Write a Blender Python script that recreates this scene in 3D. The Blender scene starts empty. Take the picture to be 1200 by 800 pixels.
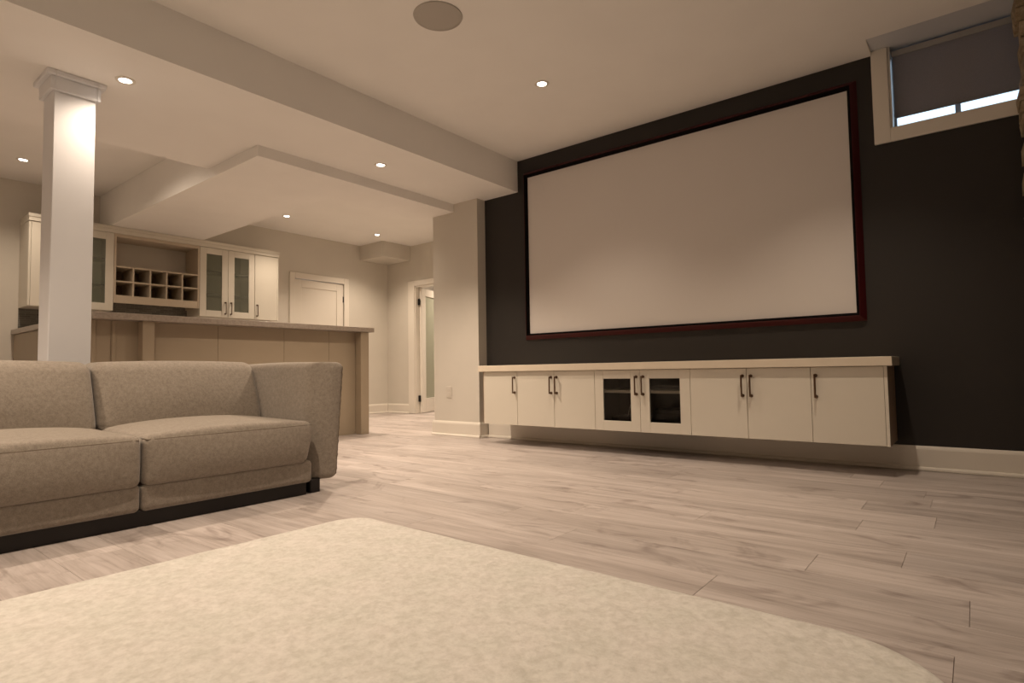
import bpy, bmesh, math, random
import numpy as np
from mathutils import Vector, Matrix, noise

random.seed(7)
scene = bpy.context.scene
col = scene.collection

# ------------------------------------------------------------------ camera
CAM_H = 0.65
YAW, PITCH, ROLL = math.radians(38.449), math.radians(2.8875), math.radians(-0.9028)
def camera_axes():
    f = Vector((-math.sin(YAW) * math.cos(PITCH), math.cos(YAW) * math.cos(PITCH), math.sin(PITCH)))
    r = Vector((math.cos(YAW), math.sin(YAW), 0))
    u = r.cross(f)
    c, s = math.cos(ROLL), math.sin(ROLL)
    return c * r + s * u, -s * r + c * u, f
_r, _u, _f = camera_axes()
cam_data = bpy.data.cameras.new('camera')
cam_data.sensor_fit = 'HORIZONTAL'
cam_data.sensor_width = 36.0
cam_data.lens = 682.73 / 1200 * 36
cam_data.clip_start = 0.02
cam = bpy.data.objects.new('camera', cam_data)
col.objects.link(cam)
m = Matrix.Identity(4)
for i in range(3):
    m[i][0], m[i][1], m[i][2] = _r[i], _u[i], -_f[i]
m[2][3] = CAM_H
cam.matrix_world = m
scene.camera = cam

# ------------------------------------------------------------------ world: overcast daylight outside the window
world = bpy.data.worlds.new('world')
scene.world = world
world.use_nodes = True
bg = world.node_tree.nodes['Background']
bg.inputs[0].default_value = (0.62, 0.78, 1.0, 1)
bg.inputs[1].default_value = 1.8

# ------------------------------------------------------------------ exposure and light levels
vs = scene.view_settings
vs.view_transform = 'Standard'
vs.look = 'None'
vs.gamma = 1.0
vs.exposure = 0.12
vs.use_curve_mapping = False
scene.cycles.use_denoising = True
scene.cycles.max_bounces = 10
scene.cycles.diffuse_bounces = 6
scene.cycles.glossy_bounces = 4
scene.cycles.transmission_bounces = 8
scene.cycles.sample_clamp_indirect = 6.0
scene.cycles.caustics_reflective = False
scene.cycles.caustics_refractive = False
LAMP_COLOR = (1.0, 0.80, 0.61)
LAMP_W = 132.0

# ------------------------------------------------------------------ materials
def new_mat(name):
    mt = bpy.data.materials.new(name)
    mt.use_nodes = True
    nt = mt.node_tree
    return mt, nt, nt.nodes['Principled BSDF']
def N(nt, kind, **inp):
    n = nt.nodes.new(kind)
    for k, v in inp.items():
        n.inputs[k.replace('_', ' ')].default_value = v
    return n
def ramp(nt, fac, stops):
    r = nt.nodes.new('ShaderNodeValToRGB')
    els = r.color_ramp.elements
    while len(els) < len(stops):
        els.new(0.5)
    for e, (p, c) in zip(els, stops):
        e.position = p
        e.color = (*c, 1)
    nt.links.new(fac, r.inputs[0])
    return r.outputs[0]
def bump(nt, bsdf, height, strength, dist):
    b = N(nt, 'ShaderNodeBump', Strength=strength, Distance=dist)
    nt.links.new(height, b.inputs['Height'])
    nt.links.new(b.outputs[0], bsdf.inputs['Normal'])
def paint(name, c, rough=0.6, var=0.04, scale=3.0, bstr=0.15, bscale=160.0, spec=0.5, metal=0.0, coat=0.0):
    """painted or lacquered surface: slight tone variation and a fine surface relief"""
    mt, nt, b = new_mat(name)
    tc = N(nt, 'ShaderNodeTexCoord')
    n1 = N(nt, 'ShaderNodeTexNoise', Scale=scale, Detail=3.0)
    nt.links.new(tc.outputs['Object'], n1.inputs['Vector'])
    lo = tuple(x * (1 - var) for x in c)
    hi = tuple(min(1, x * (1 + var)) for x in c)
    nt.links.new(ramp(nt, n1.outputs[0], [(0.3, lo), (0.7, hi)]), b.inputs['Base Color'])
    b.inputs['Roughness'].default_value = rough
    b.inputs['Specular IOR Level'].default_value = spec
    b.inputs['Metallic'].default_value = metal
    b.inputs['Coat Weight'].default_value = coat
    if bstr:
        n2 = N(nt, 'ShaderNodeTexNoise', Scale=bscale, Detail=2.0)
        nt.links.new(tc.outputs['Object'], n2.inputs['Vector'])
        bump(nt, b, n2.outputs[0], bstr, 0.002)
    return mt
def fabric(name, lo, mid, hi, scale=330.0):
    mt, nt, b = new_mat(name)
    tc = N(nt, 'ShaderNodeTexCoord')
    n1 = N(nt, 'ShaderNodeTexNoise', Scale=scale, Detail=3.0, Roughness=0.7)
    nt.links.new(tc.outputs['Object'], n1.inputs['Vector'])
    n3 = N(nt, 'ShaderNodeTexNoise', Scale=60.0, Detail=4.0, Roughness=0.8)
    nt.links.new(tc.outputs['Object'], n3.inputs['Vector'])
    mx = N(nt, 'ShaderNodeMix')
    mx.data_type = 'FLOAT'
    mx.inputs[0].default_value = 0.55
    nt.links.new(n1.outputs[0], mx.inputs[2])
    nt.links.new(n3.outputs[0], mx.inputs[3])
    nt.links.new(ramp(nt, mx.outputs[0], [(0.36, lo), (0.5, mid), (0.64, hi)]), b.inputs['Base Color'])
    b.inputs['Roughness'].default_value = 0.95
    b.inputs['Specular IOR Level'].default_value = 0.15
    b.inputs['Sheen Weight'].default_value = 0.25
    b.inputs['Sheen Roughness'].default_value = 0.5
    bump(nt, b, mx.outputs[0], 0.5, 0.003)
    return mt
def wood_floor(name):
    mt, nt, b = new_mat(name)
    tc = N(nt, 'ShaderNodeTexCoord')
    oi = N(nt, 'ShaderNodeObjectInfo')
    geo = N(nt, 'ShaderNodeNewGeometry')
    rnd = N(nt, 'ShaderNodeMath')
    rnd.operation = 'ADD'
    nt.links.new(oi.outputs['Random'], rnd.inputs[0])
    nt.links.new(geo.outputs['Random Per Island'], rnd.inputs[1])
    mul = N(nt, 'ShaderNodeMath')
    mul.operation = 'MULTIPLY'
    mul.inputs[1].default_value = 37.0
    nt.links.new(rnd.outputs[0], mul.inputs[0])
    cmb = N(nt, 'ShaderNodeCombineXYZ')
    for k in range(3):
        nt.links.new(mul.outputs[0], cmb.inputs[k])
    add = N(nt, 'ShaderNodeVectorMath')
    add.operation = 'ADD'
    nt.links.new(tc.outputs['Object'], add.inputs[0])
    nt.links.new(cmb.outputs[0], add.inputs[1])
    def stretched(sx, sy, detail, dist, rough=0.6):
        mp = N(nt, 'ShaderNodeMapping')
        mp.inputs['Scale'].default_value = (sx, sy, 1)
        nt.links.new(add.outputs[0], mp.inputs[0])
        n = N(nt, 'ShaderNodeTexNoise', Scale=1.0, Detail=detail, Distortion=dist, Roughness=rough)
        nt.links.new(mp.outputs[0], n.inputs['Vector'])
        return n.outputs[0]
    a = stretched(0.9, 9.0, 5.0, 0.9)
    g = stretched(3.0, 85.0, 4.0, 0.35, 0.7)
    k = stretched(2.2, 5.0, 3.0, 2.0)
    ca = ramp(nt, a, [(0.22, (0.285, 0.245, 0.225)), (0.42, (0.425, 0.375, 0.35)), (0.60, (0.515, 0.46, 0.435)), (0.8, (0.59, 0.54, 0.515))])
    cg = ramp(nt, g, [(0.32, (0.72, 0.70, 0.68)), (0.55, (1, 1, 1))])
    m1 = N(nt, 'ShaderNodeMix')
    m1.data_type = 'RGBA'
    m1.blend_type = 'MULTIPLY'
    m1.inputs[0].default_value = 0.8
    nt.links.new(ca, m1.inputs[6])
    nt.links.new(cg, m1.inputs[7])
    ck = ramp(nt, k, [(0.29, (0.56, 0.52, 0.51)), (0.44, (1, 1, 1))])
    m2 = N(nt, 'ShaderNodeMix')
    m2.data_type = 'RGBA'
    m2.blend_type = 'MULTIPLY'
    m2.inputs[0].default_value = 0.8
    nt.links.new(m1.outputs[2], m2.inputs[6])
    nt.links.new(ck, m2.inputs[7])
    hs = N(nt, 'ShaderNodeHueSaturation')
    mr = N(nt, 'ShaderNodeMapRange')
    mr.inputs[3].default_value = 0.90
    mr.inputs[4].default_value = 1.12
    fr = N(nt, 'ShaderNodeMath')
    fr.operation = 'FRACT'
    nt.links.new(mul.outputs[0], fr.inputs[0])
    nt.links.new(fr.outputs[0], mr.inputs[0])
    nt.links.new(mr.outputs[0], hs.inputs['Value'])
    nt.links.new(m2.outputs[2], hs.inputs['Color'])
    nt.links.new(hs.outputs[0], b.inputs['Base Color'])
    b.inputs['Roughness'].default_value = 0.42
    b.inputs['Specular IOR Level'].default_value = 0.4
    bump(nt, b, g, 0.25, 0.002)
    return mt
def glass(name, color=(0.95, 0.98, 0.96), haze=0.0):
    """thin pane: mostly clear with a glossy reflection"""
    mt, nt, b = new_mat(name)
    nt.nodes.remove(b)
    out = nt.nodes['Material Output']
    tr = N(nt, 'ShaderNodeBsdfTransparent', Color=(*color, 1))
    gl = N(nt, 'ShaderNodeBsdfGlossy', Roughness=0.03)
    fz = N(nt, 'ShaderNodeFresnel', IOR=1.45)
    mx = N(nt, 'ShaderNodeMixShader')
    nt.links.new(fz.outputs[0], mx.inputs[0])
    nt.links.new(tr.outputs[0], mx.inputs[1])
    nt.links.new(gl.outputs[0], mx.inputs[2])
    if haze:
        df = N(nt, 'ShaderNodeBsdfDiffuse', Color=(0.46, 0.47, 0.38, 1))
        m2 = N(nt, 'ShaderNodeMixShader', Fac=haze)
        nt.links.new(mx.outputs[0], m2.inputs[1])
        nt.links.new(df.outputs[0], m2.inputs[2])
        mx = m2
    nt.links.new(mx.outputs[0], out.inputs[0])
    return mt
def frosted(name, c):
    mt, nt, b = new_mat(name)
    nt.nodes.remove(b)
    out = nt.nodes['Material Output']
    tl = N(nt, 'ShaderNodeBsdfTranslucent', Color=(*c, 1))
    df = N(nt, 'ShaderNodeBsdfDiffuse', Color=(*c, 1))
    mx = N(nt, 'ShaderNodeMixShader', Fac=0.5)
    nt.links.new(tl.outputs[0], mx.inputs[1])
    nt.links.new(df.outputs[0], mx.inputs[2])
    nt.links.new(mx.outputs[0], out.inputs[0])
    return mt
def blind_cloth(name, c, t):
    mt, nt, b = new_mat(name)
    nt.nodes.remove(b)
    out = nt.nodes['Material Output']
    tc = N(nt, 'ShaderNodeTexCoord')
    n1 = N(nt, 'ShaderNodeTexNoise', Scale=400.0, Detail=2.0)
    nt.links.new(tc.outputs['Object'], n1.inputs['Vector'])
    cc = ramp(nt, n1.outputs[0], [(0.3, tuple(x * 0.9 for x in c)), (0.7, tuple(x * 1.1 for x in c))])
    tl = N(nt, 'ShaderNodeBsdfTranslucent', Color=(0.35, 0.35, 0.38, 1))
    df = N(nt, 'ShaderNodeBsdfDiffuse')
    nt.links.new(cc, df.inputs[0])
    mx = N(nt, 'ShaderNodeMixShader', Fac=t)
    nt.links.new(df.outputs[0], mx.inputs[1])
    nt.links.new(tl.outputs[0], mx.inputs[2])
    nt.links.new(mx.outputs[0], out.inputs[0])
    return mt
def lamp_face(name, c, s):
    mt, nt, b = new_mat(name)
    b.inputs['Emission Color'].default_value = (*c, 1)
    b.inputs['Emission Strength'].default_value = s
    return mt
def pile(name):
    mt, nt, b = new_mat(name)
    tc = N(nt, 'ShaderNodeTexCoord')
    n1 = N(nt, 'ShaderNodeTexNoise', Scale=42.0, Detail=3.0, Roughness=0.65)
    n2 = N(nt, 'ShaderNodeTexNoise', Scale=7.0, Detail=3.0)
    for n in (n1, n2):
        nt.links.new(tc.outputs['Object'], n.inputs['Vector'])
    c1 = ramp(nt, n1.outputs[0], [(0.33, (0.565, 0.535, 0.49)), (0.5, (0.635, 0.605, 0.565)), (0.65, (0.695, 0.665, 0.625))])
    c2 = ramp(nt, n2.outputs[0], [(0.3, (0.93, 0.95, 0.93)), (0.7, (1, 1, 1))])
    mx = N(nt, 'ShaderNodeMix')
    mx.data_type = 'RGBA'
    mx.blend_type = 'MULTIPLY'
    mx.inputs[0].default_value = 1.0
    nt.links.new(c1, mx.inputs[6])
    nt.links.new(c2, mx.inputs[7])
    nt.links.new(mx.outputs[2], b.inputs['Base Color'])
    b.inputs['Roughness'].default_value = 1.0
    b.inputs['Specular IOR Level'].default_value = 0.05
    b.inputs['Sheen Weight'].default_value = 0.2
    bump(nt, b, n1.outputs[0], 0.5, 0.006)
    return mt
def stone(name):
    mt, nt, b = new_mat(name)
    tc = N(nt, 'ShaderNodeTexCoord')
    oi = N(nt, 'ShaderNodeObjectInfo')
    geo = N(nt, 'ShaderNodeNewGeometry')
    ad = N(nt, 'ShaderNodeMath')
    ad.operation = 'ADD'
    nt.links.new(oi.outputs['Random'], ad.inputs[0])
    nt.links.new(geo.outputs['Random Per Island'], ad.inputs[1])
    n1 = N(nt, 'ShaderNodeTexNoise', Scale=22.0, Detail=6.0, Roughness=0.7)
    nt.links.new(tc.outputs['Object'], n1.inputs['Vector'])
    c1 = ramp(nt, n1.outputs[0], [(0.3, (0.16, 0.115, 0.07)), (0.5, (0.30, 0.23, 0.15)), (0.7, (0.42, 0.35, 0.25))])
    hs = N(nt, 'ShaderNodeHueSaturation')
    mr = N(nt, 'ShaderNodeMapRange')
    mr.inputs[2].default_value = 2.0
    mr.inputs[3].default_value = 0.6
    mr.inputs[4].default_value = 1.3
    nt.links.new(ad.outputs[0], mr.inputs[0])
    nt.links.new(mr.outputs[0], hs.inputs['Value'])
    nt.links.new(c1, hs.inputs['Color'])
    nt.links.new(hs.outputs[0], b.inputs['Base Color'])
    b.inputs['Roughness'].default_value = 0.9
    bump(nt, b, n1.outputs[0], 0.8, 0.01)
    return mt
def mosaic(name):
    mt, nt, b = new_mat(name)
    tc = N(nt, 'ShaderNodeTexCoord')
    mp = N(nt, 'ShaderNodeMapping')
    mp.inputs['Rotation'].default_value = (0, math.radians(90), math.radians(90))
    nt.links.new(tc.outputs['Object'], mp.inputs[0])
    br = N(nt, 'ShaderNodeTexBrick', Scale=1.0)
    br.inputs['Color1'].default_value = (0.10, 0.10, 0.085, 1)
    br.inputs['Color2'].default_value = (0.18, 0.17, 0.15, 1)
    br.inputs['Mortar'].default_value = (0.25, 0.24, 0.22, 1)
    br.inputs['Brick Width'].default_value = 0.09
    br.inputs['Row Height'].default_value = 0.022
    br.inputs['Mortar Size'].default_value = 0.0015
    nt.links.new(mp.outputs[0], br.inputs['Vector'])
    nt.links.new(br.outputs[0], b.inputs['Base Color'])
    b.inputs['Roughness'].default_value = 0.3
    return mt

M = {
    'ceiling': paint('ceiling_paint', (0.86, 0.845, 0.82), 0.8, 0.015),
    'wall': paint('beige_wall_paint', (0.625, 0.592, 0.53), 0.7, 0.02),
    'dark': paint('charcoal_wall_paint', (0.0185, 0.0150, 0.0128), 0.6, 0.05),
    'trim': paint('white_trim_paint', (0.74, 0.70, 0.63), 0.35, 0.015, bstr=0.04),
    'column': paint('column_white_paint', (0.78, 0.79, 0.82), 0.45, 0.01, bstr=0.04),
    'cream': paint('cream_lacquer', (0.70, 0.66, 0.575), 0.22, 0.012, bstr=0.0, coat=0.25),
    'cream_matt': paint('cream_board', (0.68, 0.645, 0.565), 0.4, 0.012, bstr=0.03),
    'rack': paint('rack_board', (0.55, 0.47, 0.37), 0.45, 0.02, bstr=0.03),
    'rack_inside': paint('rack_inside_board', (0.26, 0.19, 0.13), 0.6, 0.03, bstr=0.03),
    'unlit_inside': paint('unlit_cabinet_inside', (0.05, 0.044, 0.038), 0.6, 0.03, bstr=0.03),  # dark tone puts the shade of the unlit interior into the board
    'cab_inside': paint('glass_cabinet_inside', (0.74, 0.75, 0.66), 0.5, 0.02, bstr=0.02),
    'worktop': paint('cream_worktop', (0.72, 0.64, 0.52), 0.35, 0.03, scale=9, bstr=0.03),
    'bar_stone': paint('bar_top_stone', (0.36, 0.31, 0.265), 0.3, 0.14, scale=60, bstr=0.03),
    'bar_panel': paint('bar_panel_board', (0.355, 0.29, 0.21), 0.45, 0.03, bstr=0.03),
    'bronze': paint('bronze_metal', (0.17, 0.105, 0.065), 0.35, 0.05, bstr=0.05, metal=0.9),
    'black_metal': paint('black_metal', (0.012, 0.011, 0.010), 0.4, 0.05, bstr=0.02, metal=0.3),
    'black_plastic': paint('black_plastic', (0.013, 0.013, 0.013), 0.35, 0.05, bstr=0.02),
    'grey_plastic': paint('grey_plastic', (0.35, 0.34, 0.33), 0.4, 0.04, bstr=0.02),
    'screen': paint('screen_cloth', (0.70, 0.665, 0.64), 0.9, 0.006, bstr=0.05, bscale=500, spec=0.1),
    'velvet': paint('black_velvet', (0.006, 0.005, 0.005), 0.95, 0.1, bstr=0.1, spec=0.05),
    'red': paint('dark_red_frame', (0.060, 0.0035, 0.005), 0.5, 0.08, bstr=0.05, spec=0.4),
    'speaker': paint('speaker_grille', (0.47, 0.44, 0.40), 0.7, 0.03, bstr=0.6, bscale=900),
    'plate': paint('white_plate_plastic', (0.60, 0.56, 0.50), 0.35, 0.01, bstr=0.0),
    'window_frame': paint('window_white', (0.62, 0.64, 0.68), 0.4, 0.02, bstr=0.02),
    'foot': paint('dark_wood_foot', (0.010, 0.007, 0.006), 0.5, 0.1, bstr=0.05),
    'sofa': fabric('oatmeal_tweed', (0.205, 0.174, 0.142), (0.275, 0.237, 0.196), (0.345, 0.303, 0.253)),
    'seam': fabric('seam_tweed', (0.11, 0.085, 0.06), (0.15, 0.12, 0.09), (0.20, 0.16, 0.12)),
    'floor': wood_floor('greige_oak_plank'),
    'subfloor': paint('dark_subfloor', (0.10, 0.075, 0.055), 0.9, 0.05),
    'rug': pile('beige_carpet_pile'),
    'stone': stone('stacked_stone'),
    'mortar': paint('dark_mortar', (0.09, 0.07, 0.05), 0.95, 0.1),
    'splash': mosaic('grey_mosaic'),
    'glass': glass('clear_glass'),
    'smoked': glass('tinted_glass', (0.85, 0.84, 0.82)),
    'green_glass': glass('greenish_glass', (0.92, 0.95, 0.90)),
    'cabinet_glass': glass('misty_cabinet_glass', (0.92, 0.95, 0.90), haze=0.2),
    'frosted': frosted('frosted_green_glass', (0.62, 0.63, 0.53)),
    'blind': blind_cloth('charcoal_blind_cloth', (0.30, 0.285, 0.295), 0.22),
    'lamp': lamp_face('lamp_lens', (1.0, 0.93, 0.84), 14.0),
}

# ------------------------------------------------------------------ mesh helpers
class MB:
    """collects shapes in world coordinates and links them as ONE mesh object"""
    def __init__(self):
        self.v, self.f = [], []
    def add(self, v, f):
        o = len(self.v)
        self.v += [tuple(p) for p in v]
        self.f += [tuple(i + o for i in q) for q in f]
        return self
    def box(self, x0, x1, y0, y1, z0, z1):
        v = [(x, y, z) for x in (x0, x1) for y in (y0, y1) for z in (z0, z1)]
        return self.add(v, [(0, 1, 3, 2), (4, 6, 7, 5), (0, 4, 5, 1), (2, 3, 7, 6), (0, 2, 6, 4), (1, 5, 7, 3)])
    def cbox(self, x0, x1, y0, y1, z0, z1, c=0.002):
        """box with chamfered edges"""
        c = min(c, (x1 - x0) / 2.2, (y1 - y0) / 2.2, (z1 - z0) / 2.2)
        bm = bmesh.new()
        bmesh.ops.create_cube(bm, size=1)
        for p in bm.verts:
            p.co = ((x0 + x1) / 2 + p.co.x * (x1 - x0), (y0 + y1) / 2 + p.co.y * (y1 - y0), (z0 + z1) / 2 + p.co.z * (z1 - z0))
        bmesh.ops.bevel(bm, geom=list(bm.edges), offset=c, segments=1, affect='EDGES')
        bm.verts.index_update()
        self.add([p.co[:] for p in bm.verts], [[q.index for q in f.verts] for f in bm.faces])
        bm.free()
        return self
    def prism(self, poly, z0, z1):
        """poly counter-clockwise in xy, raised from z0 to z1"""
        n = len(poly)
        v = [(x, y, z0) for x, y in poly] + [(x, y, z1) for x, y in poly]
        f = [tuple(reversed(range(n))), tuple(range(n, 2 * n))]
        f += [(i, (i + 1) % n, n + (i + 1) % n, n + i) for i in range(n)]
        return self.add(v, f)
    def extrude(self, profile, a, b, axis):
        """profile of (u, z) points swept along x ('x': u is y) or y ('y': u is x) from a to b"""
        n = len(profile)
        if axis == 'x':
            v = [(a, u, z) for u, z in profile] + [(b, u, z) for u, z in profile]
        else:
            v = [(u, a, z) for u, z in profile] + [(u, b, z) for u, z in profile]
        f = [tuple(range(n)), tuple(reversed(range(n, 2 * n)))]
        f += [(i, n + i, n + (i + 1) % n, (i + 1) % n) for i in range(n)]
        return self.add(v, f)
    def tube(self, path, r, n=8):
        path = [Vector(p) for p in path]
        rings = []
        for i, p in enumerate(path):
            d = (path[min(i + 1, len(path) - 1)] - path[max(i - 1, 0)]).normalized()
            up = Vector((0, 0, 1)) if abs(d.z) < 0.9 else Vector((1, 0, 0))
            s = d.cross(up).normalized()
            t = s.cross(d)
            rings.append([p + r * (math.cos(2 * math.pi * k / n) * s + math.sin(2 * math.pi * k / n) * t) for k in range(n)])
        v = [q for rg in rings for q in rg]
        f = []
        for i in range(len(rings) - 1):
            for k in range(n):
                f.append((i * n + k, i * n + (k + 1) % n, (i + 1) * n + (k + 1) % n, (i + 1) * n + k))
        f.append(tuple(reversed(range(n))))
        f.append(tuple(range((len(rings) - 1) * n, len(rings) * n)))
        return self.add(v, f)
    def lathe(self, prof, cx, cy, n=40):
        """profile of (r, z) turned about a vertical axis"""
        v, f = [], []
        for r, z in prof:
            for k in range(n):
                a = 2 * math.pi * k / n
                v.append((cx + r * math.cos(a), cy + r * math.sin(a), z))
        for i in range(len(prof) - 1):
            for k in range(n):
                f.append((i * n + k, i * n + (k + 1) % n, (i + 1) * n + (k + 1) % n, (i + 1) * n + k))
        if prof[0][0] > 0:
            pass
        return self.add(v, f)
    def disc(self, cx, cy, z, r, n=40, down=True):
        v = [(cx + r * math.cos(2 * math.pi * k / n), cy + r * math.sin(2 * math.pi * k / n), z) for k in range(n)]
        return self.add(v, [tuple(reversed(range(n))) if down else tuple(range(n))])
    def soft(self, x0, x1, y0, y1, z0, z1, r, fn=None, k=5, m=14):
        """upholstered block: rounded box with dense faces, then bent by fn"""
        h = ((x1 - x0) / 2, (y1 - y0) / 2, (z1 - z0) / 2)
        c = ((x0 + x1) / 2, (y0 + y1) / 2, (z0 + z1) / 2)
        rr = min(r, *[q * 0.98 for q in h])
        def grid(a):
            inn = a - rr
            g = [-a + rr * (1 - math.cos(math.pi / 2 * i / k)) * 0 + -0.0 for i in range(0)]
            g = [-inn - rr * math.tan(math.pi / 4 * (1 - i / k)) for i in range(k)]
            g += [-inn + 2 * inn * i / m for i in range(m + 1)]
            g += [inn + rr * math.tan(math.pi / 4 * (i + 1) / k) for i in range(k)]
            return g
        G = [grid(a) for a in h]
        idx, v, f = {}, [], []
        def vert(p):
            key = tuple(round(q, 6) for q in p)
            if key in idx:
                return idx[key]
            inn = [max(-(h[i] - rr), min(h[i] - rr, p[i])) for i in range(3)]
            d = Vector([p[i] - inn[i] for i in range(3)])
            d = d.normalized() * rr
            q = (c[0] + inn[0] + d[0], c[1] + inn[1] + d[1], c[2] + inn[2] + d[2])
            if fn:
                q = fn(*q)
            idx[key] = len(v)
            v.append(q)
            return idx[key]
        for ax in range(3):
            b1, b2 = [(1, 2), (2, 0), (0, 1)][ax]
            for sgn in (-1, 1):
                for i in range(len(G[b1]) - 1):
                    for j in range(len(G[b2]) - 1):
                        q = []
                        for di, dj in ((0, 0), (1, 0), (1, 1), (0, 1)):
                            p = [0, 0, 0]
                            p[ax] = sgn * h[ax]
                            p[b1] = G[b1][i + di]
                            p[b2] = G[b2][j + dj]
                            q.append(vert(p))
                        f.append(tuple(q) if sgn > 0 else tuple(reversed(q)))
        return self.add(v, f)
    def build(self, name, mat, parent=None, smooth=False):
        a = np.array(self.v, dtype=float)
        lo, hi = a.min(0), a.max(0)
        org = np.array([(lo[0] + hi[0]) / 2, (lo[1] + hi[1]) / 2, lo[2]])
        me = bpy.data.meshes.new(name)
        me.from_pydata([tuple(p) for p in (a - org)], [], self.f)
        me.materials.append(M[mat] if isinstance(mat, str) else mat)
        if smooth:
            me.polygons.foreach_set('use_smooth', [True] * len(me.polygons))
            me.update()
        o = bpy.data.objects.new(name, me)
        col.objects.link(o)
        place(o, org, parent)
        return o
WORLD = {}
def place(o, org, parent=None):
    base = WORLD[parent.name] if parent else np.zeros(3)
    o.location = tuple(np.array(org) - base)
    o.parent = parent
    WORLD[o.name] = np.array(org, dtype=float)
def smooth_edges(o, deg=40):
    me = o.data
    me.polygons.foreach_set('use_smooth', [True] * len(me.polygons))
    bm = bmesh.new()
    bm.from_mesh(me)
    for e in bm.edges:
        e.smooth = e.calc_face_angle(0) < math.radians(deg)
    bm.to_mesh(me)
    bm.free()
    return o
def tag(o, label, cat, group=None):
    o['label'] = label
    o['category'] = cat
    if group:
        o['group'] = group
    return o
def thing(name, loc, label, cat, group=None):
    o = bpy.data.objects.new(name, None)
    o.empty_display_size = 0.1
    col.objects.link(o)
    place(o, loc)
    return tag(o, label, cat, group)
def struct(o):
    o['kind'] = 'structure'
    return o
def struct_root(name, loc):
    o = bpy.data.objects.new(name, None)
    o.empty_display_size = 0.1
    col.objects.link(o)
    place(o, loc)
    return struct(o)
def copy_part(src, org, parent):
    c = src.copy()
    col.objects.link(c)
    place(c, org, parent)
    return c
def copy_tree(root, loc, label, group=None):
    """a thing, its parts and sub-parts, moved to loc (world)"""
    r = root.copy()
    col.objects.link(r)
    place(r, loc)
    r['label'] = label
    if group:
        r['group'] = group
    def rec(src, dst):
        for ch in list(src.children):
            c = ch.copy()
            col.objects.link(c)
            c.parent = dst
            WORLD[c.name] = WORLD[dst.name] + np.array(c.location)
            rec(ch, c)
    rec(root, r)
    return r

# ------------------------------------------------------------------ key dimensions (metres)
Z1 = 2.675            # main ceiling
Z2 = 2.373            # dropped beam
Z3 = 2.290            # lowest soffit over the bar
YW = 4.401            # dark screen wall
YP = 4.282            # beige pier beside it
XP0, XP1 = -4.447, -3.819
XB = -7.60            # bar wall
YH = 6.266            # hall wall with the glazed door
XR, YR = 2.6, -2.6    # right wall and rear wall
XBM = -3.393          # room side of the beam
XBL = -4.945          # far side of the beam
XS = -4.14            # step of the lowest soffit
YS = 2.187            # near face of the bulkhead over the bar
YE = 3.155            # far edge of that bulkhead
XE = -4.652           # far edge of the lowest soffit beside the pier

# ------------------------------------------------------------------ floor
floor = struct(MB().box(XB - 0.1, XR + 0.1, YR - 0.1, 8.6, -0.10, -0.0125).build('floor', 'subfloor'))
PW, PL = 0.2035, 1.268
row_joint = {0: -0.663, 1: -0.04, 2: -0.455, 3: -0.215, 4: -0.97, 5: -0.40, 6: -0.157, 7: -0.435, 9: -0.225, -1: -0.065}
def plank_mb(x0, x1, y0, y1, mb=None):
    mb = mb or MB()
    g, c, z, zb = 0.0004, 0.0009, 0.0, -0.012
    x0 += g; x1 -= g; y0 += g; y1 -= g
    v = [(x0, y0, zb), (x1, y0, zb), (x1, y1, zb), (x0, y1, zb),
         (x0, y0, z - c), (x1, y0, z - c), (x1, y1, z - c), (x0, y1, z - c),
         (x0 + c, y0 + c, z), (x1 - c, y0 + c, z), (x1 - c, y1 - c, z), (x0 + c, y1 - c, z)]
    f = [(8, 9, 10, 11)]
    for i in range(4):
        j = (i + 1) % 4
        f += [(4 + i, 4 + j, 8 + j, 8 + i), (i, j, 4 + j, 4 + i)]
    return mb.add(v, f)
proto = None
rest = MB()
Y0 = 1.648
rng = random.Random(11)
for k in range(-21, 34):
    ya, yb = Y0 + k * PW, Y0 + (k + 1) * PW
    j = row_joint.get(k, rng.uniform(-1.2, 0))
    x = j - PL * math.ceil((j - XB) / PL)
    while x < XR:
        a, b2 = max(x, XB), min(x + PL, XR)
        x += PL
        if b2 - a < 0.02:
            continue
        yc, xc = (ya + yb) / 2, (a + b2) / 2
        under_rug = -2.2 < a and b2 < -0.1 and yb < 1.5
        seen = 0.3 < yc < 6.3 and xc < 0.55 and not under_rug and not (yc > 4.5 and xc > -4.4) and not (b2 < -5.4 and yc < 3.2) and not (b2 < -2.95 and a > -4.2 and yc < 1.0)
        if not seen:
            plank_mb(a, b2, ya, yb, rest)
        elif abs(b2 - a - PL) < 1e-4:
            if proto is None:
                proto = plank_mb(a, b2, ya, yb).build('plank', 'floor', floor)
            else:
                copy_part(proto, ((a + b2) / 2, yc, -0.012), floor)
        else:
            plank_mb(a, b2, ya, yb).build('plank', 'floor', floor)
rest.build('plank', 'floor', floor)['kind'] = 'stuff'

# ------------------------------------------------------------------ walls
def wall(name, mb, mat='wall'):
    return struct(mb.build(name, mat))
# bar wall with a door opening
D1 = (4.575, 5.405, 2.03)
wall('wall_left', MB().box(XB - 0.15, XB, YR, D1[0], 0, Z1).box(XB - 0.15, XB, D1[1], YH, 0, Z1).box(XB - 0.15, XB, D1[0], D1[1], D1[2], Z1))
# hall wall with the glazed door's opening
D2 = (-6.935, -6.10, 2.02)
wall('wall_hall', MB().box(XB - 0.15, D2[0], YH, YH + 0.12, 0, Z1).box(D2[1], XP0, YH, YH + 0.12, 0, Z1).box(D2[0], D2[1], YH, YH + 0.12, D2[2], Z1))
wall('wall_pier', MB().box(XP0, XP1, YP, YH + 0.12, 0, Z1))
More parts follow.
